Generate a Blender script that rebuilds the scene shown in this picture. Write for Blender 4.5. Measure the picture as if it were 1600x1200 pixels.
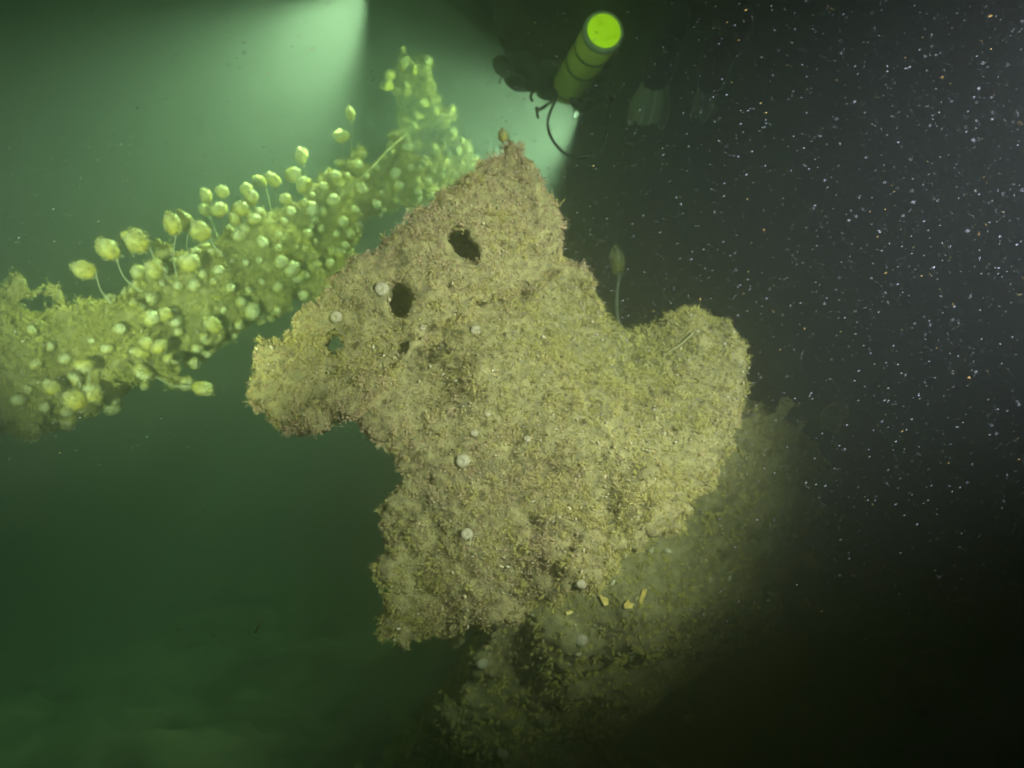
import bpy, bmesh, math, random
import numpy as np
from mathutils import Vector, Matrix, Quaternion
from mathutils.geometry import delaunay_2d_cdt

random.seed(7)
RNG = np.random.default_rng(11)
for o in list(bpy.data.objects):
    bpy.data.objects.remove(o)
S = bpy.context.scene
COL = S.collection

# ------------------------------------------------------------------ camera
CAM_Z = 1.9
F = 1256.0                                   # focal length in photo pixels (1600 wide)
cam_d = bpy.data.cameras.new("camera")
cam = bpy.data.objects.new("camera", cam_d)
COL.objects.link(cam)
cam.location = (0, 0, CAM_Z)
cam.rotation_euler = (math.radians(90), 0, 0)
cam_d.sensor_width = 36
cam_d.lens = 36 * F / 1600
cam_d.clip_start = 0.02
cam_d.clip_end = 200
cam_d.dof.use_dof = True
cam_d.dof.focus_distance = 1.38
cam_d.dof.aperture_fstop = 3.6
cam_d.lens_unit = 'MILLIMETERS'
S.camera = cam


def at(px, py, d):
    return Vector(((px - 800) / F * d, d, CAM_Z - (py - 600) / F * d))


# ------------------------------------------------------------------ world: deep, nearly lightless water
W = bpy.data.worlds.new("World")
S.world = W
W.use_nodes = True
wn = W.node_tree
bg = wn.nodes["Background"]
sky = wn.nodes.new("ShaderNodeTexSky")
sky.sky_type = 'NISHITA'
sky.sun_disc = False
sky.sun_elevation = math.radians(4)
wn.links.new(sky.outputs[0], bg.inputs[0])
bg.inputs[1].default_value = 0.002

# ------------------------------------------------------------------ exposure
S.view_settings.view_transform = 'Standard'
S.view_settings.look = 'None'
S.view_settings.exposure = 0.0
S.view_settings.gamma = 1.0
S.view_settings.use_curve_mapping = False
S.render.engine = 'CYCLES'
S.cycles.use_denoising = True
S.cycles.denoiser = 'OPENIMAGEDENOISE'
S.cycles.max_bounces = 5
S.cycles.diffuse_bounces = 2
S.cycles.glossy_bounces = 1
S.cycles.transmission_bounces = 2
S.cycles.volume_bounces = 3
S.cycles.sample_clamp_indirect = 2.0
S.cycles.sample_clamp_direct = 12.0


# ------------------------------------------------------------------ lamps: two divers' torches, the camera's video lights, an added fill on the cylinder
def spot(name, loc, target, watts, deg, blend, color, size=0.02):
    l = bpy.data.lights.new(name, 'SPOT')
    l.energy = watts
    l.spot_size = math.radians(deg)
    l.spot_blend = blend
    l.color = color
    l.shadow_soft_size = size
    o = bpy.data.objects.new(name, l)
    COL.objects.link(o)
    o.location = loc
    o.rotation_euler = (Vector(target) - Vector(loc)).to_track_quat('-Z', 'Y').to_euler()
    return o


TORCH_A = at(572, -16, 3.15)
TORCH_A_AIM = at(440, 132, 3.05)
TORCH_B = at(905, 170, 3.62)
TORCH_B_AIM = at(760, 216, 3.72)
spot("torch_light", TORCH_A, TORCH_A_AIM, 1080, 82, 0.9, (0.84, 1.0, 0.64), 0.03)
spot("torch_light", TORCH_B, TORCH_B_AIM, 5200, 132, 0.75, (0.86, 1.0, 0.68), 0.03)
VIDEO = Vector((1.00, 0.14, CAM_Z + 0.36))
spot("video_or_fill_light", VIDEO, at(932, 546, 1.75), 960, 50, 0.95, (0.90, 0.78, 1.0), 0.05)
VIDEO_L = Vector((-0.85, 0.0, CAM_Z - 0.20))
spot("video_or_fill_light", VIDEO_L, at(430, 340, 3.0), 1300, 37, 0.85, (1.0, 0.97, 0.86), 0.04)
TANK_FILL = Vector((-0.30, 0.0, CAM_Z + 0.30))  # added fill lamp that brightens the cylinder, not part of the video rig
spot("video_or_fill_light", TANK_FILL, at(928, 92, 3.0), 230, 16, 0.9, (1.0, 0.97, 0.9), 0.04)


# ------------------------------------------------------------------ materials
def new_mat(name):
    m = bpy.data.materials.new(name)
    m.use_nodes = True
    nt = m.node_tree
    return m, nt, nt.nodes["Principled BSDF"]


def ramp(nt, pts):
    r = nt.nodes.new("ShaderNodeValToRGB")
    el = r.color_ramp.elements
    while len(el) < len(pts):
        el.new(0.5)
    for e, (p, c) in zip(el, pts):
        e.position = p
        e.color = (*c, 1)
    return r


def noise_node(nt, scale, detail=4, rough=0.6):
    tc = nt.nodes.new("ShaderNodeTexCoord")
    n = nt.nodes.new("ShaderNodeTexNoise")
    n.inputs["Scale"].default_value = scale
    n.inputs["Detail"].default_value = detail
    n.inputs["Roughness"].default_value = rough
    nt.links.new(tc.outputs["Object"], n.inputs["Vector"])
    return n


def mottled(name, pts, scale=20, rough=0.9, bump=0.3, bscale=160):
    m, nt, p = new_mat(name)
    n = noise_node(nt, scale)
    r = ramp(nt, pts)
    nt.links.new(n.outputs["Fac"], r.inputs[0])
    nt.links.new(r.outputs[0], p.inputs["Base Color"])
    p.inputs["Roughness"].default_value = rough
    p.inputs["Specular IOR Level"].default_value = 0.15
    if bump:
        b = nt.nodes.new("ShaderNodeBump")
        b.inputs["Strength"].default_value = bump
        b.inputs["Distance"].default_value = 0.004
        n2 = noise_node(nt, bscale, 3)
        nt.links.new(n2.outputs["Fac"], b.inputs["Height"])
        nt.links.new(b.outputs[0], p.inputs["Normal"])
    return m


def attr_mat(name, rough=0.85, sss=0.0):
    m, nt, p = new_mat(name)
    a = nt.nodes.new("ShaderNodeAttribute")
    a.attribute_name = "tint"
    nt.links.new(a.outputs["Color"], p.inputs["Base Color"])
    p.inputs["Roughness"].default_value = rough
    p.inputs["Specular IOR Level"].default_value = 0.15
    return m


def plain(name, c, rough=0.6, spec=0.3, var=0.15, scale=30):
    lo = tuple(x * (1 - var) for x in c)
    hi = tuple(min(1, x * (1 + var)) for x in c)
    m = mottled(name, [(0.3, lo), (0.7, hi)], scale, rough, 0)
    m.node_tree.nodes["Principled BSDF"].inputs["Specular IOR Level"].default_value = spec
    return m


M_CRUST = mottled("encrusted_iron", [(0.25, (0.11, 0.09, 0.04)), (0.5, (0.22, 0.18, 0.062)), (0.75, (0.34, 0.275, 0.095))], 45, 0.95, 0.9, 220)
M_TURF = attr_mat("hydroid_turf")
M_SHELL = attr_mat("barnacle_shell", 0.6)
M_SNOW = attr_mat("marine_snow", 0.7)
M_SEABED = mottled("silt", [(0.3, (0.015, 0.014, 0.008)), (0.7, (0.05, 0.043, 0.024))], 3, 0.95, 0.5, 40)
M_SUIT = plain("black_neoprene", (0.016, 0.018, 0.02), 0.9, 0.05)
M_STRAP = plain("black_webbing", (0.012, 0.012, 0.013), 0.9, 0.0)
M_FIN = plain("grey_green_rubber", (0.16, 0.19, 0.10), 0.6, 0.3)
M_FIN2 = plain("pale_grey_rubber", (0.42, 0.42, 0.32), 0.6, 0.3)
M_TANK = plain("yellow_green_paint", (0.62, 0.62, 0.09), 0.5, 0.3, 0.12, 18)
M_RIM = plain("pale_plastic_ring", (0.5, 0.56, 0.32), 0.5, 0.3)
M_BAND = plain("dark_rubber_band", (0.03, 0.035, 0.015), 0.7, 0.2)
M_METAL = plain("dull_metal", (0.25, 0.26, 0.26), 0.4, 0.5)
M_ROPE = plain("pale_cord", (0.8, 0.74, 0.45), 0.9, 0.1)
M_ROD = plain("pale_encrusted_rod", (0.30, 0.27, 0.10), 0.9, 0.1)
M_GLASS = plain("mask_glass", (0.03, 0.035, 0.04), 0.1, 0.6)
M_SKIN = plain("skin", (0.4, 0.26, 0.2), 0.6, 0.3)
M_YSHELL = plain("yellow_shell", (0.75, 0.52, 0.10), 0.5, 0.3, 0.2, 60)
M_PALE = mottled("pale_sea_squirt", [(0.3, (0.26, 0.21, 0.10)), (0.7, (0.44, 0.37, 0.20))], 60, 0.6, 0.2, 300)

# fluorescent end cap: lime plastic, emission painting in its lamplit brightness
m, nt, p = new_mat("emissive_lime_plastic")
p.inputs["Base Color"].default_value = (0.42, 0.75, 0.01, 1)
p.inputs["Roughness"].default_value = 0.6
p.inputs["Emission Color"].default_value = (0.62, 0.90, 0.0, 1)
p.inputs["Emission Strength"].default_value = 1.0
M_CAP = m
m, nt, p = new_mat("torch_lens")
p.inputs["Emission Color"].default_value = (1, 0.97, 0.9, 1)
p.inputs["Emission Strength"].default_value = 6
M_LENS = m

# sea squirt tunic: whitish translucent top, yellow foot (pigment runs along the body's own axis)
m, nt, p = new_mat("sea_squirt_tunic")
tc = nt.nodes.new("ShaderNodeTexCoord")
sep = nt.nodes.new("ShaderNodeSeparateXYZ")
nt.links.new(tc.outputs["Generated"], sep.inputs[0])
r = ramp(nt, [(0.0, (0.40, 0.30, 0.03)), (0.4, (0.36, 0.30, 0.06)), (0.7, (0.40, 0.34, 0.11)), (1.0, (0.46, 0.43, 0.24))])
nt.links.new(sep.outputs["Z"], r.inputs[0])
nt.links.new(r.outputs[0], p.inputs["Base Color"])
p.inputs["Roughness"].default_value = 0.5
p.inputs["Specular IOR Level"].default_value = 0.15
p.inputs["Subsurface Radius"].default_value = (0.01, 0.01, 0.006)
p.inputs["Subsurface Scale"].default_value = 0.5
M_TUNIC = m
M_STALK = plain("sea_squirt_stalk", (0.24, 0.23, 0.12), 0.6, 0.2)


# ------------------------------------------------------------------ helpers
def tag(o, label=None, cat=None, group=None, kind=None):
    for k, v in (("label", label), ("category", cat), ("group", group), ("kind", kind)):
        if v:
            o[k] = v
    return o


def link(name, me, mat=None, parent=None, smooth=True):
    if mat is not None:
        me.materials.clear()
        me.materials.append(mat)
    if smooth:
        me.polygons.foreach_set("use_smooth", [True] * len(me.polygons))
    o = bpy.data.objects.new(name, me)
    COL.objects.link(o)
    if parent:
        o.parent = parent
    return o


def empty(name, loc=(0, 0, 0)):
    o = bpy.data.objects.new(name, None)
    COL.objects.link(o)
    o.location = loc
    o.empty_display_size = 0.05
    return o


def tri_mesh(name, v, f, tint=None):
    """v (n,3), f (m,3) numpy arrays -> mesh"""
    me = bpy.data.meshes.new(name)
    v = np.asarray(v, np.float32)
    f = np.asarray(f, np.int32)
    me.vertices.add(len(v))
    me.vertices.foreach_set("co", v.ravel())
    me.loops.add(f.size)
    me.loops.foreach_set("vertex_index", f.ravel())
    me.polygons.add(len(f))
    me.polygons.foreach_set("loop_start", np.arange(0, f.size, 3, dtype=np.int32))
    me.update(calc_edges=True)
    if tint is not None:
        a = me.attributes.new("tint", 'FLOAT_COLOR', 'POINT')
        c = np.ones((len(v), 4), np.float32)
        c[:, :3] = tint
        a.data.foreach_set("color", c.ravel())
    return me


def bm_mesh(name, bm):
    me = bpy.data.meshes.new(name)
    bm.to_mesh(me)
    bm.free()
    return me


def _hash(ix, iy, iz, seed):
    h = (ix * 374761393 + iy * 668265263 + iz * 2147483647 + seed * 1274126177) & 0xFFFFFFFF
    h = ((h ^ (h >> 13)) * 1274126177) & 0xFFFFFFFF
    h = h ^ (h >> 16)
    return (h & 0xFFFFFF) / float(0xFFFFFF) * 2 - 1


def vnoise(p, scale, seed=0):
    q = np.asarray(p, np.float64) * scale
    i = np.floor(q).astype(np.int64)
    f = q - i
    f = f * f * (3 - 2 * f)
    out = 0
    for dx in (0, 1):
        for dy in (0, 1):
            for dz in (0, 1):
                w = (f[:, 0] if dx else 1 - f[:, 0]) * (f[:, 1] if dy else 1 - f[:, 1]) * (f[:, 2] if dz else 1 - f[:, 2])
                out = out + w * _hash(i[:, 0] + dx, i[:, 1] + dy, i[:, 2] + dz, seed)
    return out


def fbm(p, scale, octs=3, seed=0):
    s, a, t = 0, 1.0, 0
    for k in range(octs):
        s = s + a * vnoise(p, scale * 2.03 ** k, seed + k * 17)
        t += a
        a *= 0.5
    return s / t


def arrays(me):
    v = np.empty(len(me.vertices) * 3, np.float32)
    me.vertices.foreach_get("co", v)
    n = np.empty(len(me.vertices) * 3, np.float32)
    me.vertex_normals.foreach_get("vector", n)
    me.calc_loop_triangles()
    t = np.empty(len(me.loop_triangles) * 3, np.int32)
    me.loop_triangles.foreach_get("vertices", t)
    return v.reshape(-1, 3), n.reshape(-1, 3), t.reshape(-1, 3)


def jag(poly, amp, step=14, seed=1):
    """a broken, uneven outline: subdivide and jitter (pixels)"""
    r = random.Random(seed)
    out = []
    for i, a in enumerate(poly):
        b = poly[(i + 1) % len(poly)]
        L = math.hypot(b[0] - a[0], b[1] - a[1])
        k = max(1, int(L / step))
        for j in range(k):
            t = j / k
            out.append((a[0] + (b[0] - a[0]) * t + r.uniform(-amp, amp), a[1] + (b[1] - a[1]) * t + r.uniform(-amp, amp)))
    return out


def idw(ctrl):
    c = np.array(ctrl, float)

    def f(px, py):
        d2 = (px[:, None] - c[None, :, 0]) ** 2 + (py[:, None] - c[None, :, 1]) ** 2 + 900.0
        w = 1 / d2 ** 1.3
        return (w * c[None, :, 2]).sum(1) / w.sum(1)
    return f


def slab_geo(outline, depth_fn, thick, holes=(), maxlen=40):
    """a bent plate: outline traced at its own distance, given a real thickness behind its face"""
    pts, edges, faces = [], [], []
    for loop in (outline, *holes):
        s = len(pts)
        pts += [Vector((x, -y)) for x, y in loop]
        k = len(loop)
        edges += [(s + i, s + (i + 1) % k) for i in range(k)]
    # interior points so that the bend is followed
    xs = [p[0] for p in outline]
    ys = [p[1] for p in outline]
    for gx in range(int(min(xs)), int(max(xs)), maxlen):
        for gy in range(int(min(ys)), int(max(ys)), maxlen):
            pts.append(Vector((gx + 0.37, -gy - 0.41)))
    v2, e2, f2, _, _, _ = delaunay_2d_cdt(pts, edges, [], 0, 1e-4)

    def inside(x, y, loop):
        c = False
        n = len(loop)
        for i in range(n):
            x1, y1 = loop[i]
            x2, y2 = loop[(i + 1) % n]
            if (y1 > y) != (y2 > y) and x < (x2 - x1) * (y - y1) / (y2 - y1) + x1:
                c = not c
        return c
    tris = []
    for f in f2:
        cx = sum(v2[i].x for i in f) / len(f)
        cy = -sum(v2[i].y for i in f) / len(f)
        if inside(cx, cy, outline) and not any(inside(cx, cy, h) for h in holes):
            tris.append(f)
    px = np.array([v.x for v in v2])
    py = np.array([-v.y for v in v2])
    d = depth_fn(px, py)
    front = np.stack([(px - 800) / F * d, d, CAM_Z - (py - 600) / F * d], 1)
    back = front + np.array([0, thick, 0])
    n = len(front)
    vs = np.vstack([front, back])
    fs = []
    cnt = {}
    for f in tris:
        fs.append(tuple(f))
        fs.append(tuple(i + n for i in reversed(f)))
        for a, b in zip(f, f[1:] + f[:1]):
            cnt[(a, b)] = 1
    for (a, b) in cnt:
        if (b, a) not in cnt:
            fs.append((b, a, a + n, b + n))
    return vs, fs


def fuse(name, pieces, voxel, bumps=(), smooth=2):
    """join closed pieces, melt them together into one skin and roughen it"""
    me = bpy.data.meshes.new(name)
    V, Fs, o = [], [], 0
    for v, f in pieces:
        V += [tuple(x) for x in v]
        Fs += [tuple(i + o for i in q) for q in f]
        o += len(v)
    me.from_pydata(V, [], Fs)
    bm = bmesh.new()
    bm.from_mesh(me)
    bmesh.ops.recalc_face_normals(bm, faces=bm.faces)
    loose = [v for v in bm.verts if not v.link_faces]
    bmesh.ops.delete(bm, geom=loose, context='VERTS')
    bm.to_mesh(me)
    bm.free()
    ob = bpy.data.objects.new(name, me)
    COL.objects.link(ob)
    md = ob.modifiers.new("melt", 'REMESH')
    md.mode = 'VOXEL'
    md.voxel_size = voxel
    sm = ob.modifiers.new("soft", 'SMOOTH')
    sm.iterations = smooth
    dg = bpy.context.evaluated_depsgraph_get()
    ev = ob.evaluated_get(dg)
    out = bpy.data.meshes.new_from_object(ev)
    bpy.data.objects.remove(ob)
    bpy.data.meshes.remove(me)
    out.name = name
    for amp, scale, seed in bumps:
        v, n, t = arrays(out)
        h = fbm(v, scale, 3, seed)
        v = v + n * (h * amp)[:, None]
        out.vertices.foreach_set("co", v.astype(np.float32).ravel())
        out.update()
    return out


def tuft_variants(k, stems, branch, seed, h=1.0, spread=0.75, width=0.075):
    """small branching hydroid / bryozoan tufts, unit height, thin ribbons with side twigs"""
    r = np.random.default_rng(seed)
    out = []
    for _ in range(k):
        V, T, H = [], [], []
        for s in range(stems):
            ang = r.uniform(0, 2 * math.pi)
            lean = r.uniform(0.1, spread)
            d = np.array([math.cos(ang) * lean, math.sin(ang) * lean, 1.0])
            L = h * r.uniform(0.55, 1.0)
            base = np.array([r.uniform(-.2, .2), r.uniform(-.2, .2), -0.08])
            mid = base + d * L * 0.5
            tip = base + d * L + np.array([math.cos(ang), math.sin(ang), -0.3]) * 0.2 * r.uniform(0, 1)
            side = np.array([-math.sin(ang + r.uniform(-1, 1)), math.cos(ang), 0]) * width * r.uniform(.6, 1.2)
            i = len(V)
            V += [base - side, base + side, mid + side * .8, mid - side * .8, tip]
            H += [0, 0, .5, .5, 1]
            T += [(i, i + 1, i + 2), (i, i + 2, i + 3), (i + 3, i + 2, i + 4)]
            for b in range(branch):
                t = r.uniform(.25, .9)
                q = base * (1 - t) + tip * t
                bd = r.normal(size=3) * 0.22
                bd[2] = abs(bd[2]) * .8
                w = np.cross(bd, r.normal(size=3))
                w = w / (np.linalg.norm(w) + 1e-6) * width * .8
                i = len(V)
                V += [q - w, q + w, q + bd]
                H += [t, t, 1]
                T += [(i, i + 1, i + 2)]
        out.append((np.array(V), np.array(T), np.array(H)))
    return out


def grain_variants(k, seed):
    """little shells: flattened uneven octahedra"""
    r = np.random.default_rng(seed)
    out = []
    for _ in range(k):
        n = 6
        V = [(math.cos(i * 2 * math.pi / n) * r.uniform(.8, 1.1), math.sin(i * 2 * math.pi / n) * r.uniform(.8, 1.1), 0) for i in range(n)]
        V2 = [(x * .55, y * .55, r.uniform(.5, .9)) for x, y, _ in V]
        sx, sy = r.uniform(.6, 1.5), r.uniform(.5, 1.0)
        VV = [(x * sx, y * sy, z) for x, y, z in V + V2] + [(0, 0, .55)]
        T = []
        for i in range(n):
            j = (i + 1) % n
            T += [(i, j, n + j), (i, n + j, n + i), (n + i, n + j, 2 * n)]
        out.append((np.array(VV), np.array(T), np.array([0] * n + [1] * n + [.3])))
    return out


def sample_surface(me, count, mask=None, rng=RNG):
    v, n, t = arrays(me)
    a, b, c = v[t[:, 0]], v[t[:, 1]], v[t[:, 2]]
    cr = np.cross(b - a, c - a)
    area = np.linalg.norm(cr, axis=1) * .5
    fn = cr / (2 * area[:, None] + 1e-12)
    w = area.copy()
    if mask is not None:
        w *= mask((a + b + c) / 3, fn)
    w /= w.sum()
    idx = rng.choice(len(t), count, p=w)
    u = rng.random((count, 2))
    s = np.sqrt(u[:, :1])
    p = a[idx] * (1 - s) + b[idx] * (s * (1 - u[:, 1:])) + c[idx] * (s * u[:, 1:])
    nn = (n[t[idx, 0]] + n[t[idx, 1]] + n[t[idx, 2]]) / 3
    nn /= np.linalg.norm(nn, axis=1)[:, None] + 1e-9
    return p, nn


def scatter(name, variants, p, nrm, scale, colour, rng=RNG, tilt=0.35, tipmul=1.0, droop=0.0):
    """one mesh made of many placed copies of small variants"""
    N = len(p)
    d = nrm + rng.normal(size=(N, 3)) * tilt + np.array([0, 0, -droop])
    d /= np.linalg.norm(d, axis=1)[:, None]
    ref = rng.normal(size=(N, 3))
    x = np.cross(d, ref)
    x /= np.linalg.norm(x, axis=1)[:, None] + 1e-9
    y = np.cross(d, x)
    R = np.stack([x, y, d], 2) * np.asarray(scale).reshape(N, 1, 1)
    which = rng.integers(0, len(variants), N)
    VV, TT, CC, o = [], [], [], 0
    for k, (v, t, h) in enumerate(variants):
        sel = np.where(which == k)[0]
        if not len(sel):
            continue
        pts = np.einsum('nij,vj->nvi', R[sel], v) + p[sel][:, None, :]
        VV.append(pts.reshape(-1, 3))
        off = o + np.arange(len(sel)) * len(v)
        TT.append((t[None] + off[:, None, None]).reshape(-1, 3))
        cc = colour[sel][:, None, :] * (1 + (tipmul - 1) * h)[None, :, None]
        CC.append(cc.reshape(-1, 3))
        o += len(sel) * len(v)
    return tri_mesh(name, np.vstack(VV), np.vstack(TT), np.vstack(CC))


def palette(n, cols, w, rng=RNG, var=0.11, p=None, seed=0, pscale=3.5, dark=0.0, lamp_drift=0.0):
    cols = np.array(cols)
    if p is not None:                       # patches of growth, plus the lamp's colour falloff painted in by position
        k = ((fbm(p, pscale, 2, seed) * .9 + .5 + lamp_drift * ((p[:, 2] - 1.9) * .7 - p[:, 0] * .35) + rng.normal(size=n) * .18).clip(0, .999) * len(cols)).astype(int)
    else:
        k = rng.choice(len(cols), n, p=w)
    if dark:
        cols = np.vstack([cols, [cols.mean(0) * .33]])
        k = np.where(rng.random(n) < dark, len(cols) - 1, k)
    return cols[k] * (1 + rng.normal(size=(n, 1)) * var).clip(.4, 1.8)


def tube(name, pts, rad, seg=8, close=True):
    pts = [Vector(q) for q in pts]
    if not hasattr(rad, '__len__'):
        rad = [rad] * len(pts)
    V, Fc = [], []
    up = Vector((0.3, 0.2, 1)).normalized()
    for i, q in enumerate(pts):
        d = (pts[min(i + 1, len(pts) - 1)] - pts[max(i - 1, 0)]).normalized()
        x = d.cross(up)
        if x.length < 1e-3:
            x = d.cross(Vector((1, 0, 0)))
        x.normalize()
        y = d.cross(x)
        up = -x.cross(d) if False else up
        for k in range(seg):
            a = 2 * math.pi * k / seg
            V.append(q + (x * math.cos(a) + y * math.sin(a)) * rad[i])
    for i in range(len(pts) - 1):
        for k in range(seg):
            Fc.append((i * seg + k, i * seg + (k + 1) % seg, (i + 1) * seg + (k + 1) % seg, (i + 1) * seg + k))
    if close:
        Fc.append(tuple(range(seg - 1, -1, -1)))
        e = (len(pts) - 1) * seg
        Fc.append(tuple(range(e, e + seg)))
    me = bpy.data.meshes.new(name)
    me.from_pydata([tuple(q) for q in V], [], Fc)
    return me


def lathe(name, prof, seg=20, ridge=0.0, nr=8):
    """profile [(r,z)] about Z"""
    V, Fc = [], []
    for r, z in prof:
        for k in range(seg):
            a = 2 * math.pi * k / seg
            rr = r * (1 + ridge * math.cos(nr * a))
            V.append((rr * math.cos(a), rr * math.sin(a), z))
    for i in range(len(prof) - 1):
        for k in range(seg):
            Fc.append((i * seg + k, i * seg + (k + 1) % seg, (i + 1) * seg + (k + 1) % seg, (i + 1) * seg + k))
    Fc.append(tuple(range(seg - 1, -1, -1)))
    e = (len(prof) - 1) * seg
    Fc.append(tuple(range(e, e + seg)))
    me = bpy.data.meshes.new(name)
    me.from_pydata(V, [], Fc)
    return me


def bez(pts, n=24):
    """Catmull-Rom through points"""
    P = [Vector(q) for q in pts]
    P = [P[0] * 2 - P[1]] + P + [P[-1] * 2 - P[-2]]
    out = []
    for i in range(1, len(P) - 2):
        for j in range(n):
            t = j / n
            a, b, c, d = P[i - 1:i + 3]
            out.append(0.5 * ((2 * b) + (c - a) * t + (2 * a - 5 * b + 4 * c - d) * t * t + (3 * b - a - 3 * c + d) * t ** 3))
    out.append(P[-2])
    return out


def aim(o, direction):
    o.rotation_mode = 'QUATERNION'
    o.rotation_quaternion = Vector(direction).to_track_quat('Z', 'Y')


# ------------------------------------------------------------------ seabed
def build_seabed():
    n = 300
    g = np.linspace(-1, 1, n)
    g = np.sign(g) * np.abs(g) ** 1.8
    X, Y = np.meshgrid(g * 22, g * 22 + 4)
    p = np.stack([X.ravel(), Y.ravel(), np.zeros(n * n)], 1)
    z = 0.18 * fbm(p, 0.6, 4, 5) + 0.06 * fbm(p, 3.0, 3, 6) + 0.30
    z += 0.09 * fbm(p, 7.0, 3, 61) + 0.03 * fbm(p, 25.0, 2, 62)
    z += 0.13 * np.exp(-(((p[:, 0] + 1.38) / .42) ** 2 + ((p[:, 1] - 2.9) / .5) ** 2))
    z += 0.10 * np.exp(-(((p[:, 0] + 0.9) / .5) ** 2 + ((p[:, 1] - 2.6) / .4) ** 2))
    near = np.exp(-((p[:, 0]) ** 2 + (p[:, 1]) ** 2) / 1.2)
    z -= near * 0.2
    p[:, 2] = z
    i = np.arange(n * n).reshape(n, n)
    q = np.stack([i[:-1, :-1], i[:-1, 1:], i[1:, 1:], i[1:, :-1]], -1).reshape(-1, 4)
    t = np.vstack([q[:, :3], q[:, [0, 2, 3]]])
    o = link("seabed", tri_mesh("seabed", p, t), M_SEABED)
    tag(o, kind="structure")


build_seabed()

# ------------------------------------------------------------------ the water itself: one even box of it
bm = bmesh.new()
bmesh.ops.create_cube(bm, size=1)
for v in bm.verts:
    v.co = Vector((v.co.x * 50, v.co.y * 50 + 4, -1.5 if v.co.z < 0 else 9.0))
haze = link("haze", bm_mesh("haze", bm), smooth=False)
tag(haze, kind="stuff")
hm = bpy.data.materials.new("green_water")
hm.use_nodes = True
hn = hm.node_tree
hn.nodes.clear()
ho = hn.nodes.new("ShaderNodeOutputMaterial")
hv = hn.nodes.new("ShaderNodeVolumePrincipled")
hv.inputs["Color"].default_value = (0.29, 0.32, 0.29, 1)
hv.inputs["Absorption Color"].default_value = (0.19, 0.56, 0.32, 1)
hv.inputs["Density"].default_value = 0.52
hv.inputs["Anisotropy"].default_value = 0.8
hn.links.new(hv.outputs[0], ho.inputs["Volume"])
haze.data.materials.append(hm)

# ------------------------------------------------------------------ the wreck
TUFT = tuft_variants(8, 7, 3, 3, width=.06)
BUSH = tuft_variants(8, 10, 4, 5, spread=.9, width=.035)
TUFT_S = tuft_variants(8, 7, 3, 9, spread=1.0, width=0.05)
GRAIN = grain_variants(5, 4)
TURF_COLS = [(0.375, 0.315, 0.075), (0.385, 0.315, 0.08), (0.39, 0.31, 0.088), (0.40, 0.305, 0.10), (0.42, 0.305, 0.125), (0.43, 0.295, 0.14)]  # golden to pinkish order carries the painted lamp falloff


def blob_loop(cx, cy, rx, ry, n=12, j=0.2, seed=0):
    r = random.Random(seed)
    return [(cx + rx * math.cos(2 * math.pi * i / n) * r.uniform(1 - j, 1 + j), cy + ry * math.sin(2 * math.pi * i / n) * r.uniform(1 - j, 1 + j)) for i in range(n)]


def turf_mask(min_face=-0.25, pits=None):
    def f(c, n):
        w = np.where(n[:, 1] < -min_face, 1.0, 0.06)
        w = w * np.where(n[:, 1] < 0.6, 1, .2)
        w = w * (0.6 + 0.4 * (fbm(c, 22, 2, 31) > -0.2))
        qx, qy = 800 + c[:, 0] / c[:, 1] * F, 600 - (c[:, 2] - CAM_Z) / c[:, 1] * F
        for hx, hy, hr in ((722, 384, 26), (624, 465, 25), (517, 538, 17), (640, 552, 19)):    # bare iron round the holes
            w = w * (((qx - hx) ** 2 + (qy - hy) ** 2 > hr * hr) | (c[:, 1] > 2.0))
        return w
    return f


UPPER = [(786, 238), (800, 222), (814, 236), (824, 254), (842, 282), (866, 330), (872, 372), (880, 420), (850, 440), (800, 448), (740, 470), (690, 505),
         (652, 548), (628, 560), (590, 592), (560, 622), (538, 640), (505, 655), (470, 668), (432, 668), (408, 640), (390, 600),
         (398, 568), (430, 530), (468, 498), (520, 455), (560, 412), (600, 376), (650, 340), (700, 300), (745, 272), (768, 250)]
BODY = [(590, 440), (660, 380), (740, 320), (840, 330), (872, 410), (915, 430), (928, 470), (955, 505), (990, 528), (1030, 514), (1052, 500), (1090, 494), (1136, 500),
        (1160, 528), (1164, 600), (1162, 650), (1142, 690), (1118, 735), (1070, 780), (1030, 818), (985, 850), (930, 885), (905, 900), (860, 930),
        (812, 960), (760, 985), (700, 998), (640, 1004), (612, 985), (614, 900), (610, 820), (628, 770), (622, 720), (604, 690), (585, 668), (548, 640),
        (560, 590), (570, 500)]
D_UP = idw([(400, 600, 1.60), (440, 660, 1.64), (540, 480, 1.66), (620, 460, 1.68), (730, 380, 1.70), (800, 240, 1.80), (870, 340, 1.84), (870, 420, 1.80), (640, 560, 1.66), (540, 630, 1.64)])
D_BODY = idw([(600, 650, 1.73), (700, 450, 1.80), (640, 620, 1.77), (640, 552, 1.88), (880, 420, 1.90), (930, 480, 1.95), (1000, 540, 2.06), (1100, 500, 1.98), (1150, 600, 1.92), (1130, 700, 1.82),
              (1020, 800, 1.66), (900, 880, 1.62), (760, 960, 1.66), (640, 990, 1.74), (620, 800, 1.82), (680, 700, 1.76), (750, 600, 1.74), (850, 600, 1.78), (900, 700, 1.74), (800, 800, 1.74)])

HOLES_UP = [blob_loop(724, 384, 23, 36, seed=1, j=.12), blob_loop(624, 466, 23, 30, seed=2, j=.12), blob_loop(517, 538, 17, 15, seed=3), blob_loop(640, 552, 20, 16, seed=4)]


def hole_tilt(l, a):
    cx = sum(q[0] for q in l) / len(l)
    cy = sum(q[1] for q in l) / len(l)
    c, s = math.cos(a), math.sin(a)
    return [(cx + (x - cx) * c - (y - cy) * s, cy + (x - cx) * s + (y - cy) * c) for x, y in l]


HOLES_UP[0] = hole_tilt(HOLES_UP[0], -0.5)
BODY_HOLES = []


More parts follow.
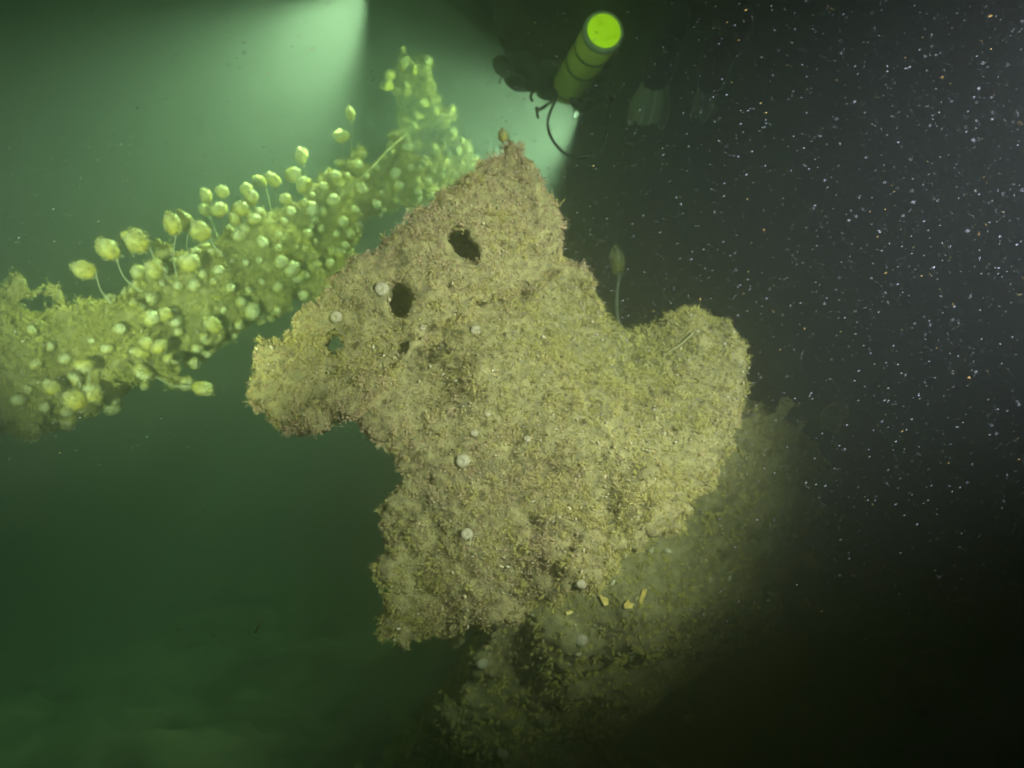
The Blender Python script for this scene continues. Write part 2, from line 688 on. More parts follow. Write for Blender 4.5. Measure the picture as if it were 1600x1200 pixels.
def lumps(poly_ctrl, count, rmin, rmax, depth_fn, seed, box):
    """rounded growths melted into the skin"""
    r = random.Random(seed)
    pieces = []
    for _ in range(count):
        px, py = poly_ctrl(r)
        d = float(depth_fn(np.array([px]), np.array([py]))[0])
        rad = r.uniform(rmin, rmax)
        bm = bmesh.new()
        bmesh.ops.create_icosphere(bm, subdivisions=1, radius=rad)
        c = at(px, py, d)
        vs = [np.array((v.co.x * r.uniform(.8, 1.2) + c.x, v.co.y * .6 + c.y + rad * .1, v.co.z * r.uniform(.8, 1.2) + c.z)) for v in bm.verts]
        fs = [tuple(v.index for v in f.verts) for f in bm.faces]
        bm.free()
        pieces.append((np.array(vs), fs))
    return pieces


def along(poly, jit):
    def f(r):
        i = r.randrange(len(poly))
        a, b = poly[i], poly[(i + 1) % len(poly)]
        t = r.random()
        return a[0] + (b[0] - a[0]) * t + r.uniform(-jit, jit), a[1] + (b[1] - a[1]) * t + r.uniform(-jit, jit)
    return f


pieces = [slab_geo(jag(UPPER, 7, 15, 2), D_UP, 0.09, HOLES_UP),
          slab_geo(jag(BODY, 6, 18, 3), D_BODY, 0.16, BODY_HOLES)]
inner = [(x, y) for x, y in BODY if y > 640]
pieces += lumps(along(inner, 14), 60, 0.012, 0.03, D_BODY, 5, None)
pieces += lumps(along(UPPER[10:19], 8), 22, 0.010, 0.022, D_UP, 6, None)
wreck_me = fuse("hull_plate", pieces, 0.008, [(0.030, 7, 1), (0.018, 24, 2), (0.010, 66, 3)], 3)
wreck = link("wreck_plate", wreck_me, M_CRUST)
tag(wreck, "large broken hull plate covered in brown turf, pierced by two dark holes", "wreck plate")

p, nn = sample_surface(wreck_me, 24000, turf_mask())
sc = RNG.uniform(0.0045, 0.0105, len(p)) * (0.8 + 0.5 * (fbm(p, 12, 2, 8) + .4).clip(0, 1))
t = link("hydroid_turf", scatter("hydroid_turf", TUFT, p, nn, sc, palette(len(p), TURF_COLS, None, p=p, seed=3, dark=.05, lamp_drift=1), droop=.15, tipmul=1.12), M_TURF, wreck, smooth=False)
tag(t, kind="stuff")
p, nn = sample_surface(wreck_me, 5000, lambda c, n: turf_mask()(c, n) * np.where(n[:, 1] < -.7, .45, 2.2) * (n[:, 1] < .5) * (.15 + (fbm(c, 9, 2, 51) > .1) * 1.0))
sc = RNG.uniform(0.010, 0.024, len(p))
t = link("hydroid_bush", scatter("hydroid_bush", BUSH, p, nn, sc, palette(len(p), TURF_COLS, None, p=p, seed=13, dark=.09, lamp_drift=1), droop=.2, tipmul=1.15), M_TURF, wreck, smooth=False)
tag(t, kind="stuff")
p, nn = sample_surface(wreck_me, 5200, lambda c, n: (n[:, 1] < -.2) * (0.15 + (fbm(c, 10, 2, 77) > .05)))
sc = RNG.gamma(1.5, 0.0008, len(p)).clip(.0005, .0050)
t = link("barnacle_crust", scatter("barnacle_crust", GRAIN, p + nn * .006, nn, sc, palette(len(p), [(.36, .30, .14), (.55, .48, .28), (.32, .25, .10), (.46, .34, .16)], [.45, .12, .23, .2]), tilt=.9), M_SHELL, wreck, smooth=False)
tag(t, kind="stuff")

# lower hull section behind and below, dim
LOWER = [(770, 965), (840, 860), (960, 780), (1080, 700), (1150, 650), (1215, 640), (1278, 690), (1296, 780), (1262, 870), (1205, 960), (1120, 1050), (1010, 1120),
         (940, 1190), (900, 1300), (560, 1330), (600, 1210), (690, 1120), (735, 1040)]
D_LOW = idw([(740, 980, 2.25), (900, 850, 2.15), (1100, 720, 2.2), (1280, 720, 2.45), (1250, 880, 2.4), (1000, 960, 2.05), (860, 1000, 2.1), (800, 1090, 2.45), (650, 1250, 3.1), (900, 1180, 2.8), (1000, 1090, 2.4), (1120, 1050, 2.5), (600, 1330, 3.3)])
pieces = [slab_geo(jag(LOWER, 9, 22, 8), D_LOW, 0.35)] + lumps(along(LOWER, 60), 60, 0.015, 0.05, D_LOW, 15, None)
low_me = fuse("hull_section", pieces, 0.014, [(0.05, 5, 4), (0.02, 18, 5), (0.008, 60, 6)], 2)
low = link("hull_section", low_me, M_CRUST)
tag(low, "dim lower hull section sloping away under the pierced plate", "wreck section")
p, nn = sample_surface(low_me, 6500, turf_mask())
t = link("hydroid_turf", scatter("hydroid_turf", TUFT, p, nn, RNG.uniform(.01, .022, len(p)), palette(len(p), [(0.42, 0.35, 0.055), (0.46, 0.37, 0.07), (0.36, 0.29, 0.06), (0.40, 0.30, 0.09)], None, p=p, seed=4), tipmul=1.2), M_TURF, low, smooth=False)
tag(t, kind="stuff")
p, nn = sample_surface(low_me, 700, lambda c, n: (n[:, 1] < -.2) * 1.0)
t = link("barnacle_crust", scatter("barnacle_crust", GRAIN, p + nn * .006, nn, RNG.gamma(2, .0016, len(p)).clip(.001, .009), palette(len(p), [(.36, .30, .14), (.46, .40, .2)], [.6, .4])), M_SHELL, low, smooth=False)
tag(t, kind="stuff")

# ------------------------------------------------------------------ beam at the back left
BEAM = [(-620, 560), (-380, 500), (-160, 478), (0, 486), (55, 494), (110, 474), (160, 468), (215, 446), (262, 420), (320, 398), (375, 355), (430, 340), (480, 326), (525, 298), (565, 280), (605, 246),
        (640, 232), (740, 262), (745, 300), (660, 296), (600, 286), (566, 314), (545, 345), (515, 382), (478, 420), (440, 448), (400, 478), (345, 505), (310, 535), (270, 552),
        (205, 566), (160, 592), (100, 632), (40, 660), (-160, 700), (-400, 740), (-620, 760)]
D_BEAM = idw([(-600, 660, 1.9), (-350, 620, 1.98), (-100, 580, 2.05), (0, 580, 2.12), (150, 530, 2.25), (300, 470, 2.45), (420, 400, 2.65), (520, 340, 2.9), (600, 270, 3.2), (740, 280, 3.6)])
pieces = [slab_geo(jag(BEAM, 8, 22, 5), D_BEAM, 0.22)] + lumps(along(BEAM, 40), 110, 0.018, 0.05, D_BEAM, 25, None)
beam_me = fuse("beam", pieces, 0.014, [(0.045, 6, 7), (0.022, 20, 8), (0.008, 70, 9)], 2)
beam = link("encrusted_beam", beam_me, M_CRUST)
tag(beam, "long slanting wreck beam thick with yellowish growth and sea squirts", "wreck beam")
p, nn = sample_surface(beam_me, 14000, turf_mask())
BC = [(0.33, 0.27, 0.06), (0.39, 0.32, 0.08), (0.27, 0.22, 0.055), (0.42, 0.35, 0.10)]
t = link("hydroid_turf", scatter("hydroid_turf", TUFT_S, p, nn, RNG.uniform(.010, .028, len(p)), palette(len(p), BC, None, p=p, seed=5), tipmul=1.2), M_TURF, beam, smooth=False)
tag(t, kind="stuff")

# forked post
POST = [(742, 262), (728, 238), (706, 212), (688, 192), (678, 165), (672, 140), (666, 122), (656, 102), (648, 104), (648, 134), (640, 142), (635, 134), (637, 104), (628, 94), (619, 106), (622, 140), (624, 170),
        (630, 200), (618, 226), (600, 250), (590, 290), (660, 300), (735, 292)]
D_POST = idw([(640, 100, 3.8), (660, 180, 3.8), (730, 250, 3.72), (610, 270, 3.6)])
pieces = [slab_geo(jag(POST, 2.5, 12, 6), D_POST, 0.12)] + lumps(along(POST[:14], 6), 70, 0.014, 0.036, D_POST, 35, None)
post_me = fuse("post", pieces, 0.010, [(0.020, 12, 11), (0.020, 30, 12)], 2)
post = link("forked_post", post_me, M_CRUST)
tag(post, "upright forked wreck post with bright yellow growth on its right edge", "wreck post")
p, nn = sample_surface(post_me, 3500, turf_mask())
t = link("hydroid_turf", scatter("hydroid_turf", TUFT_S, p, nn, RNG.uniform(.012, .028, len(p)), palette(len(p), [(.56, .47, .12), (.66, .56, .18), (.48, .40, .11)], [.4, .3, .3]), tipmul=1.2), M_TURF, post, smooth=False)
tag(t, kind="stuff")

rod = link("thin_rod", tube("thin_rod", [at(636, 208, 3.12), at(604, 236, 3.0), at(570, 272, 2.85), at(532, 306, 2.66)], [.004, .0045, .005, .005], 8), M_ROD)
tag(rod, "thin pale rod slanting from the forked post down to the beam", "rod")

# ------------------------------------------------------------------ stalked sea squirts
head_me = lathe("head", [(.10, 0), (.24, .06), (.37, .2), (.45, .38), (.47, .55), (.42, .72), (.33, .85), (.22, .94), (.10, 1.0)], 16, .035, 6)
round_me = lathe("head", [(.16, 0), (.36, .06), (.50, .2), (.56, .38), (.54, .56), (.44, .72), (.32, .82), (.2, .88), (.1, .9)], 16, .06, 7)
head_me2, round_me2, round_me3 = head_me.copy(), round_me.copy(), round_me.copy()
for q_, hm_ in enumerate((head_me, round_me, head_me2, round_me2, round_me3)):
    v, n, t_ = arrays(hm_)
    v = v + n * (fbm(v, 3.2, 3, 3 + q_ * 5) * .17)[:, None]
    v[:, 0] += .08 * np.sin(v[:, 2] * 3 + q_)
    hm_.vertices.foreach_set("co", v.astype(np.float32).ravel())
    hm_.update()
siph_me = lathe("siphon", [(.17, -.06), (.15, .03), (.11, .09), (.06, .125), (.01, .135)], 10)
for q in (head_me, round_me, head_me2, round_me2, round_me3, siph_me):
    q.materials.append(M_TUNIC)
    q.polygons.foreach_set("use_smooth", [True] * len(q.polygons))
FUZZ = {}
for hm_ in (head_me, round_me, head_me2, round_me2, round_me3):
    p, nn = sample_surface(hm_, 260)
    m_ = scatter("fuzz", tuft_variants(4, 2, 1, 8, spread=1.1, width=.07), p, nn, RNG.uniform(.09, .26, len(p)), palette(len(p), [(.32, .27, .08), (.30, .28, .12), (.26, .21, .06)], [.4, .3, .3]))
    m_.materials.append(M_TURF)
    FUZZ[hm_.name] = m_


def squirt(head_px, depth, length, direction, base_px, label, group, base_d=None, rnd=False, fat=1.0, name="sea_squirt", cat="sea squirt", rad=0.0019):
    c = at(*head_px, depth)
    d = Vector(direction).normalized()
    root = c - d * length * .5
    b = at(*base_px, base_d or depth + .02) if base_px else root - d * length * .25
    o = empty(name, b)
    tag(o, label, cat, group)
    hmesh = random.choice((round_me, round_me2, round_me3) if rnd else (head_me, head_me2))
    h = bpy.data.objects.new("head", hmesh)
    COL.objects.link(h)
    h.parent = o
    h.location = root - b
    aim(h, d)
    h.scale = (length * fat * random.uniform(.88, 1.1), length * fat * random.uniform(.85, 1.1), length)
    h.rotation_quaternion = h.rotation_quaternion @ Quaternion((0, 0, 1), random.uniform(0, 6.3))
    fz = bpy.data.objects.new("fuzz", FUZZ[hmesh.name])
    COL.objects.link(fz)
    fz.parent = h
    s = bpy.data.objects.new("siphon", siph_me)
    COL.objects.link(s)
    s.parent = h
    s.location = (0.02, 0.02, .86 if rnd else .95)
    s2 = bpy.data.objects.new("siphon", siph_me)
    COL.objects.link(s2)
    s2.parent = h
    s2.location = (.27, .05, .66 if rnd else .78)
    s2.rotation_euler = (0, .9, 0)
    s2.scale = (.8, .8, .8)
    mid = (root - b) * .5 + Vector((random.uniform(-.1, .1), random.uniform(-.1, .1), -0.12)) * (root - b).length
    pts = bez([Vector((0, 0, 0)) - (root - b) * .15, mid, root - b + d * length * .04], 5)
    rr = [rad * (1.3 - .5 * i / len(pts)) for i in range(len(pts))]
    rr[-1] = rad * 2.2
    link("stalk", tube("stalk", pts, rr, 6), M_STALK, o)
    return o


GS = "stalked sea squirts along the beam"
D3 = lambda dx, dy, dz=0.15: (dx, -dz, -dy)      # image direction -> world direction
PX = lambda n, d: n / F * d
NAMED = [
    # head px, depth, length px, image dir, base px, label, round, fat
    ((132, 421), 2.2, 40, (-1, -.35), (172, 470), "leftmost stalked sea squirt above the beam, lying almost flat, dull greenish", 0, .8),
    ((168, 391), 2.2, 42, (-.65, -.8), (216, 450), "stalked sea squirt with whitish head and yellow foot, second from left above the beam", 0, .85),
    ((214, 375), 2.28, 46, (-1, -.5), (258, 420), "large drooping woolly sea squirt head between the white pair and the yellow-footed one", 0, .85),
    ((268, 350), 2.35, 40, (-.4, -1), (277, 425), "left and whiter head of the upright pair on thin stalks above the beam", 0, .82),
    ((286, 345), 2.45, 36, (-.45, -1), (294, 400), "right and yellower head of the upright pair, tucked behind the whiter one", 0, .85),
    ((313, 360), 2.45, 38, (-.8, -.75), (345, 396), "feathery sea squirt leaning left just right of the upright pair", 0, .9),
    ((293, 408), 2.38, 34, (-.1, -1), (296, 430), "stout upright sea squirt on the beam top directly below the upright pair", 1, .9),
    ((240, 420), 2.34, 34, (-1, -.2), (262, 432), "pale blunt sea squirt lying on the beam top, left of the stout one", 1, .9),
    ((377, 324), 2.6, 24, (-.2, -1), (385, 362), "bright cream ball-headed sea squirt above mid beam, lower of two bright ones", 1, 1.0),
    ((393, 309), 2.65, 26, (-.1, -1), (402, 352), "bright cream oval sea squirt above mid beam, upper of two bright ones", 0, .9),
    ((341, 327), 2.62, 25, (-.4, -1), (352, 372), "round greenish sea squirt left of the two bright cream ones", 1, 1.0),
    ((322, 306), 2.75, 25, (-.6, -1), (340, 362), "hazy upper-left sea squirt of the faint cluster above mid beam", 0, .9),
    ((346, 298), 2.8, 22, (-.2, -1), (360, 350), "faint hazy sea squirt at the top of the cluster above mid beam", 1, .9),
    ((319, 327), 2.8, 22, (-.6, -1), (338, 370), "very faint sea squirt low in the cluster, left of the round greenish one", 1, .9),
    ((367, 341), 2.6, 22, (-.7, -.9), (388, 368), "slanting small sea squirt just below the bright cream ball", 0, .9),
    ((385, 294), 2.85, 22, (-.2, -1), (396, 345), "faint sea squirt head directly behind the upper bright cream one", 1, 1.0),
    ((426, 280), 2.85, 26, (-.5, -1), (436, 340), "slanted pale sea squirt standing alone right of the cream pair", 0, .9),
    ((405, 284), 3.0, 24, (-.9, -.5), (424, 338), "blurred sea squirt lying between the cream pair and the slanted pale one", 0, .9),
    ((458, 273), 2.95, 28, (.9, -.4), (462, 330), "sea squirt bent to the right above the beam's upper half", 0, .9),
    ((471, 243), 3.1, 26, (-.2, -1), (478, 310), "faint tall bluish sea squirt high above the beam's upper half", 0, .9),
    ((532, 211), 3.1, 22, (-.2, -1), (545, 290), "round pale sea squirt high beside the forked post's foot", 1, 1.0),
    ((547, 178), 3.1, 24, (-.1, -1), (551, 285), "slender sea squirt on the tallest stalk, left of the forked post", 0, .7),
    ((604, 132), 3.76, 20, (-.6, -.9), (626, 150), "bright round sea squirt on the post's left side, lower of two", 1, 1.1),
    ((608, 117), 3.76, 18, (-.3, -1), (626, 136), "small pale sea squirt on the post's left side, upper of two", 1, .9),
    ((629, 100), 3.76, 26, (-.35, -1), (634, 122), "long yellow sea squirt on the tip of the post's left prong", 0, .7),
    ((646, 106), 3.76, 22, (-.35, -1), (652, 124), "smaller yellow sea squirt on the tip of the post's right prong", 0, .6),
    ((317, 607), 2.3, 32, (1, .3), (250, 590), "sea squirt hanging out to the right on a stalk below the beam", 0, .85),
    ((114, 625), 2.12, 40, (-.9, -.6), (125, 600), "big bright yellow-white sea squirt below the beam's left end", 1, .9),
    ((143, 613), 2.15, 34, (-.2, -.9), (140, 590), "yellow sea squirt just right of the big bright one under the beam", 1, .8),
    ((131, 572), 2.15, 24, (.1, .9), (135, 560), "round pale sea squirt alone on the dark left part of the beam", 1, 1.0),
    ((79, 604), 2.12, 30, (-.3, -.9), (85, 620), "dull brownish sea squirt left of the big bright one", 1, .8),
    ((217, 551), 2.3, 30, (-1, -.1), (235, 548), "flat pale sea squirt lying along the beam's lower edge", 0, .8),
    ((226, 535), 2.32, 26, (-.3, -1), (232, 545), "plump sea squirt resting just above the flat pale one on the lower edge", 1, 1.0),
    ((249, 541), 2.32, 24, (-.4, -.8), (255, 548), "rounded sea squirt right of the flat pale one on the lower edge", 1, 1.0),
    ((262, 562), 2.3, 14, (.3, .8), (258, 552), "tiny bright sea squirt dangling from the beam's lower edge", 1, .9),
    ((333, 507), 2.42, 34, (-.8, -.7), (320, 500), "bright slanted sea squirt at the beam's lower edge near mid length", 0, .9),
    ((319, 526), 2.42, 16, (.6, .6), (308, 518), "small bright sea squirt under the slanted one at mid length", 1, .9),
    ((257, 491), 2.38, 26, (-.6, -.7), (265, 500), "pale cushion-like sea squirt in the middle of the beam's face", 1, 1.0),
    ((227, 587), 2.3, 22, (.1, .9), (222, 560), "ghostly bluish sea squirt hanging under the beam, left of the stalked one", 1, .9),
    ((208, 474), 2.3, 13, (0, -1), (208, 484), "tiny brightest yellow-white sea squirt on the beam's upper face", 1, .9),
    ((490, 415), 2.75, 22, (.7, -.2), (480, 412), "pale sea squirt sticking out of the beam's lower edge beside the plate", 1, .9),
    ((465, 432), 2.7, 28, (-.2, .8), (460, 415), "shaggy pale sea squirt drooping from the lower edge beside the plate", 1, .8),
    ((519, 391), 2.85, 22, (.7, .6), (505, 376), "bluish sea squirt drooping off the lower edge near the plate's top edge", 0, .8),
]
for hp, d, L, dr, bp, lab, rnd, fat in NAMED:
    squirt(hp, d, PX(L, d) * .9, D3(*dr, random.uniform(.1, .5)), bp, lab, GS, rnd=bool(rnd), fat=fat)

squirt((785, 212), 1.93, PX(20, 1.93), D3(-.2, -1, .1), (790, 240), "single white sea squirt standing on the plate's top corner", None, fat=.75)
squirt((964, 408), 2.95, PX(42, 2.95), D3(-.15, -1, .1), (1000, 530), "ghostly pale sea squirt on a long stalk rising right of the plate's notch", None, base_d=2.6, fat=.6, rad=.007)

# the crowd on the beam: placed on the real surface of the beam
CROWD = [("small pale sea squirt in the crowd on the beam's dark left end", lambda x: x < 170),
         ("small yellowish sea squirt in the crowd on the beam's lit middle", lambda x: 170 <= x < 400),
         ("small yellow-green sea squirt in the crowd on the beam's upper right end", lambda x: x >= 400)]
pc, nc = sample_surface(beam_me, 3000, lambda c, n: (n[:, 1] < -.1) * 1.0)
taken = [at(*q[0], q[1]) for q in NAMED]
cnt = 0
for a, n in zip(pc, nc):
    a = Vector(a)
    n = Vector(n)
    px = 800 + a.x / a.y * F
    py = 600 - (a.z - CAM_Z) / a.y * F
    if px < 20 or px > 690 or (px < 170 and random.random() < .6):
        continue
    if px < 170 and py < 520:
        continue
    if min((a - q).length for q in taken) < .036:
        continue
    taken.append(a)
    L = random.uniform(.022, .046) * random.uniform(.8, 1.2)
    d = (n * 1.2 + Vector((random.uniform(-.7, .3), -.3, random.uniform(-.1, .6)))).normalized()
    lab = [l for l, f in CROWD if f(px)][0]
    top_y = np.interp(px, [0, 110, 215, 320, 430, 525, 640], [486, 474, 446, 398, 340, 298, 232])
    bot_y = np.interp(px, [0, 100, 205, 310, 400, 515, 600, 700], [665, 632, 566, 535, 478, 382, 300, 300])
    fr = (py - top_y) / (bot_y - top_y)
    lab = lab.replace("in the crowd on", "crowded along the top of" if fr < .33 else "crowded along the underside of" if fr > .68 else "crowded on the face of")
    c = a + d * L * random.uniform(.45, .9)
    cp = (800 + c.x / c.y * F, 600 - (c.z - CAM_Z) / c.y * F)
    squirt(cp, c.y, L, d, (px, py), lab, "sea squirts " + lab.split("sea squirt ")[1], base_d=a.y + .01, rnd=random.random() < .7, fat=random.uniform(.8, 1.1))
    cnt += 1
    if cnt >= 190:
        break


pc, nc = sample_surface(post_me, 400, lambda c, n: (n[:, 1] < .1) * 1.0)
cnt = 0
taken = []
for a, n in zip(pc, nc):
    a, n = Vector(a), Vector(n)
    if a.z < at(0, 262, a.y).z or any((a - q).length < .045 for q in taken):
        continue
    taken.append(a)
    L = random.uniform(.03, .055)
    d = (n + Vector((random.uniform(-.5, .5), -.2, random.uniform(0, .8)))).normalized()
    c = a + d * L * .6
    squirt((800 + c.x / c.y * F, 600 - (c.z - CAM_Z) / c.y * F), c.y, L, d, (800 + a.x / a.y * F, 600 - (a.z - CAM_Z) / a.y * F),
           "small yellow sea squirt clinging to the shaft of the forked post", "sea squirts on the forked post", base_d=a.y, rnd=random.random() < .6, fat=random.uniform(.7, 1.0))
    cnt += 1
    if cnt >= 26:
        break


# ------------------------------------------------------------------ pale animals and shells fixed on the plate
from mathutils.bvhtree import BVHTree


def bvh(me):
    v, n, t = arrays(me)
    return BVHTree.FromPolygons([tuple(q) for q in v], [tuple(q) for q in t])


BV_W, BV_L = bvh(wreck_me), bvh(low_me)


def hit(px, py, tree):
    o = Vector((0, 0, CAM_Z))
    d = (at(px, py, 1) - o).normalized()
    return tree.ray_cast(o, d)


CUP = []
for q_ in range(4):
    cm = lathe("body", [(1.0, -.15), (1.02, .1), (.95, .3), (.78, .48), (.55, .6), (.34, .62), (.26, .54), (.12, .48)] if q_ % 2 else [(1.0, -.15), (1.05, .1), (.98, .35), (.82, .6), (.55, .78), (.25, .86), (.05, .88)], 18, .06, 7 + q_)
    v, n, t_ = arrays(cm)
    cm.vertices.foreach_set("co", (v + n * (fbm(v, 1.8, 3, q_ * 9 + 2) * .28)[:, None]).astype(np.float32).ravel())
    cm.update()
    cm.materials.append(M_PALE)
    cm.polygons.foreach_set("use_smooth", [True] * len(cm.polygons))
    CUP.append(cm)
CUPS = [((526, 494), 10, "pale round anemone left of the dark middle hole, whitest of the plate's left half", BV_W),
        ((596, 452), 11, "cream closed anemone touching the left rim of the dark middle hole", BV_W),
        ((743, 515), 9, "pinkish pale anemone below and right of the middle hole", BV_W),
        ((723, 720), 11, "large cream anemone at the centre of the plate's lower half", BV_W),
        ((730, 836), 11, "greenish white anemone lowest on the plate's lower half", BV_W),
        ((741, 676), 6, "small pale anemone just above the large cream one", BV_W),
        ((824, 687), 6, "small tan anemone right of the large cream one", BV_W),
        ((762, 646), 6, "small whitish anemone in the middle of the plate", BV_W),
        ((660, 512), 5, "tiny cream anemone under the middle hole's right corner", BV_W),
        ((908, 911), 9, "white anemone hanging at the plate's ragged lower edge", BV_W),
        ((908, 1000), 10, "pale oblong anemone on the dim hull section under the lower edge", BV_L),
        ((752, 1036), 9, "dim whitish anemone on the hull section's left side", BV_L),
        ((785, 1176), 9, "dim pale anemone near the very bottom of the hull section", BV_L)]
for (px, py), r, lab, tree in CUPS:
    loc, nor, i, dist = hit(px, py, tree)
    if loc is None:
        loc, nor, i, dist = hit(px, py + 25, BV_L)
    if loc is None:
        continue
    o = bpy.data.objects.new("anemone", random.choice(CUP))
    COL.objects.link(o)
    o.location = loc + nor * .002
    aim(o, (nor + Vector((0, -1.2, 0))).normalized())
    k = r / F * loc.y
    o.scale = (k, k * random.uniform(.85, 1.1), k * random.uniform(.7, 1.0))
    tag(o, lab, "anemone", "pale anemones fixed on the wreck")

# yellow shell fragments lying on the hull section
FRAGS = [([(936, 930), (950, 935), (951, 945), (945, 947), (940, 938)], "small yellow shell fragment, left of three on the dim hull section"),
         ([(975, 945), (982, 936), (984, 942), (990, 944), (988, 950), (976, 951)], "forked yellow shell fragment, middle of three on the dim hull section"),
         ([(1004, 922), (1012, 920), (1008, 932), (1003, 944), (998, 943), (1001, 932)], "long orange-yellow shell sliver, right of three on the dim hull section"),
         ([(884, 957), (893, 954), (896, 957), (886, 961)], "flat dull yellow shell chip left of the three brighter fragments")]
for poly, lab in FRAGS:
    cx = sum(q[0] for q in poly) / len(poly)
    cy = sum(q[1] for q in poly) / len(poly)
    loc, nor, i, dist = hit(cx, cy, BV_L)
    d = (loc.y if loc else 2.05) - .015
    n = len(poly)
    bm = bmesh.new()
    fr = [bm.verts.new(at(x, y, d + random.uniform(-.003, .003))) for x, y in poly]
    bk = [bm.verts.new(v.co + Vector((0, .005, 0))) for v in fr]
    bm.faces.new(fr)
    bm.faces.new(bk[::-1])
    for a in range(n):
        bm.faces.new((fr[a], bk[a], bk[(a + 1) % n], fr[(a + 1) % n]))
    bmesh.ops.recalc_face_normals(bm, faces=bm.faces)
    o = link("shell_fragment", bm_mesh("shell_fragment", bm), M_YSHELL, smooth=False)
    tag(o, lab, "shell", "yellow shell fragments on the wreck")

# thin tubes and twigs on the plate
TWIGS = [([(1030, 570), (1040, 553), (1062, 538), (1082, 520)], "pale curved worm tube in the plate's right-hand hollow", .0022),
         ([(950, 818), (964, 810)], "short dark twig stuck in the orange-brown lower edge", .0016),
         ([(1000, 770), (1008, 790)], "dark spine fanning from the plate's lower right edge", .0014)]
for pts, lab, r in TWIGS:
    P = []
    for q in pts:
        h = hit(*q, BV_W)
        P.append((h[0] + Vector((0, -.012, 0))) if h[0] else at(*q, 1.7))
    o = link("worm_tube", tube("worm_tube", bez(P, 8) if len(P) > 2 else P, r, 6), M_ROD if "pale" in lab else M_BAND)
    tag(o, lab, "worm tube")

# ------------------------------------------------------------------ the diver
def skin_body(name, joints, edges, radii, levels=2):
    me = bpy.data.meshes.new(name)
    me.from_pydata([tuple(j) for j in joints], edges, [])
    ob = bpy.data.objects.new(name, me)
    COL.objects.link(ob)
    md = ob.modifiers.new("skin", 'SKIN')
    md.use_smooth_shade = True
    for i, r in enumerate(radii):
        sv = me.skin_vertices[0].data[i]
        sv.radius = (r, r) if not hasattr(r, '__len__') else r
        sv.use_root = (i == 0)
    s = ob.modifiers.new("sub", 'SUBSURF')
    s.levels = s.render_levels = levels
    dg = bpy.context.evaluated_depsgraph_get()
    out = bpy.data.meshes.new_from_object(ob.evaluated_get(dg))
    bpy.data.objects.remove(ob)
    bpy.data.meshes.remove(me)
    out.name = name
    return out


J, E, R = [], [], []


def jt(px, py, d, r, parent=None):
    J.append(at(px, py, d))
    R.append(tuple(q * .9 for q in r) if hasattr(r, '__len__') else r * .9)
    if parent is not None:
        E.append((parent, len(J) - 1))
    return len(J) - 1


pel = jt(958, 10, 3.12, .155)
wai = jt(925, 22, 3.28, .15, pel)
che = jt(888, 45, 3.46, (.18, .17), wai)
ucb = jt(860, 62, 3.59, (.17, .14), che)
nek = jt(838, 78, 3.71, .075, ucb)
hd0 = jt(826, 84, 3.77, .10, nek)
hd1 = jt(812, 88, 3.84, .115, hd0)
hd2 = jt(803, 92, 3.89, .085, hd1)
# left arm (image left) reaching down
sl = jt(815, 70, 3.46, .085, ucb)
el = jt(826, 116, 3.38, .060, sl)
wl = jt(868, 142, 3.48, .042, el)
hl = jt(888, 150, 3.54, (.045, .03), wl)
# right arm, holding the torch
sr = jt(905, 78, 3.53, .085, ucb)
er = jt(945, 116, 3.45, .060, sr)
wr = jt(924, 140, 3.54, .042, er)
hr = jt(912, 152, 3.60, (.045, .03), wr)
# legs, knees bent, fins hanging
hpl = jt(975, -5, 3.07, .125, pel)
knl = jt(1060, 20, 2.89, .085, hpl)
anl = jt(1024, 96, 2.84, .052, knl)
hpr = jt(985, -10, 3.17, .125, pel)
knr = jt(1165, 22, 3.00, .085, hpr)
anr = jt(1120, 104, 2.97, .052, knr)
ftl = jt(1020, 128, 2.82, .045, anl)
ftr = jt(1113, 132, 2.95, .045, anr)
body_me = skin_body("body", J, E, R)
diver = empty("person", at(958, 10, 3.12))
off = -Vector(diver.location)
tag(diver, "diver in a black suit hovering under the top edge, back to us, fins hanging right", "person")


def under(name, me, mat, par, smooth=True):
    for v in me.vertices:
        v.co += off
    return link(name, me, mat, par, smooth)


under("body", body_me, M_SUIT, diver)
# gloved fingers on both hands (each hand: four fingers and a thumb)
for side, h, w in ((1, hl, wl), (-1, hr, wr)):
    HJ, HE, HR = [], [], []
    c = J[h]
    ax = (J[h] - J[w]).normalized()
    lat = ax.cross(Vector((0, 1, 0))).normalized()
    HJ.append(c)
    HR.append(.03)
    for k in range(4):
        L = (.075, .085, .08, .062)[k]
        b = c + Vector((0, (k - 1.5) * .021, 0)) + ax * .02
        q1 = b + ax * L * .55 + Vector((0, 0, -.01))
        q2 = q1 + (ax * .5 + Vector((0, 0, -.9))).normalized() * L * .6
        i = len(HJ)
        HJ += [b, q1, q2]
        HR += [.013, .0115, .0095]
        HE += [(0, i), (i, i + 1), (i + 1, i + 2)]
    i = len(HJ)
    t0 = c + Vector((0, -.045, -.01))
    t1 = t0 + (ax * .5 + Vector((0, -.4, -.7))).normalized() * .04
    HJ += [t0, t1, t1 + (ax * .6 + Vector((0, .1, -.7))).normalized() * .03]
    HR += [.015, .0125, .010]
    HE += [(0, i), (i, i + 1), (i + 1, i + 2)]
    under("glove", skin_body("glove", HJ, HE, HR, 1), M_STRAP, diver)
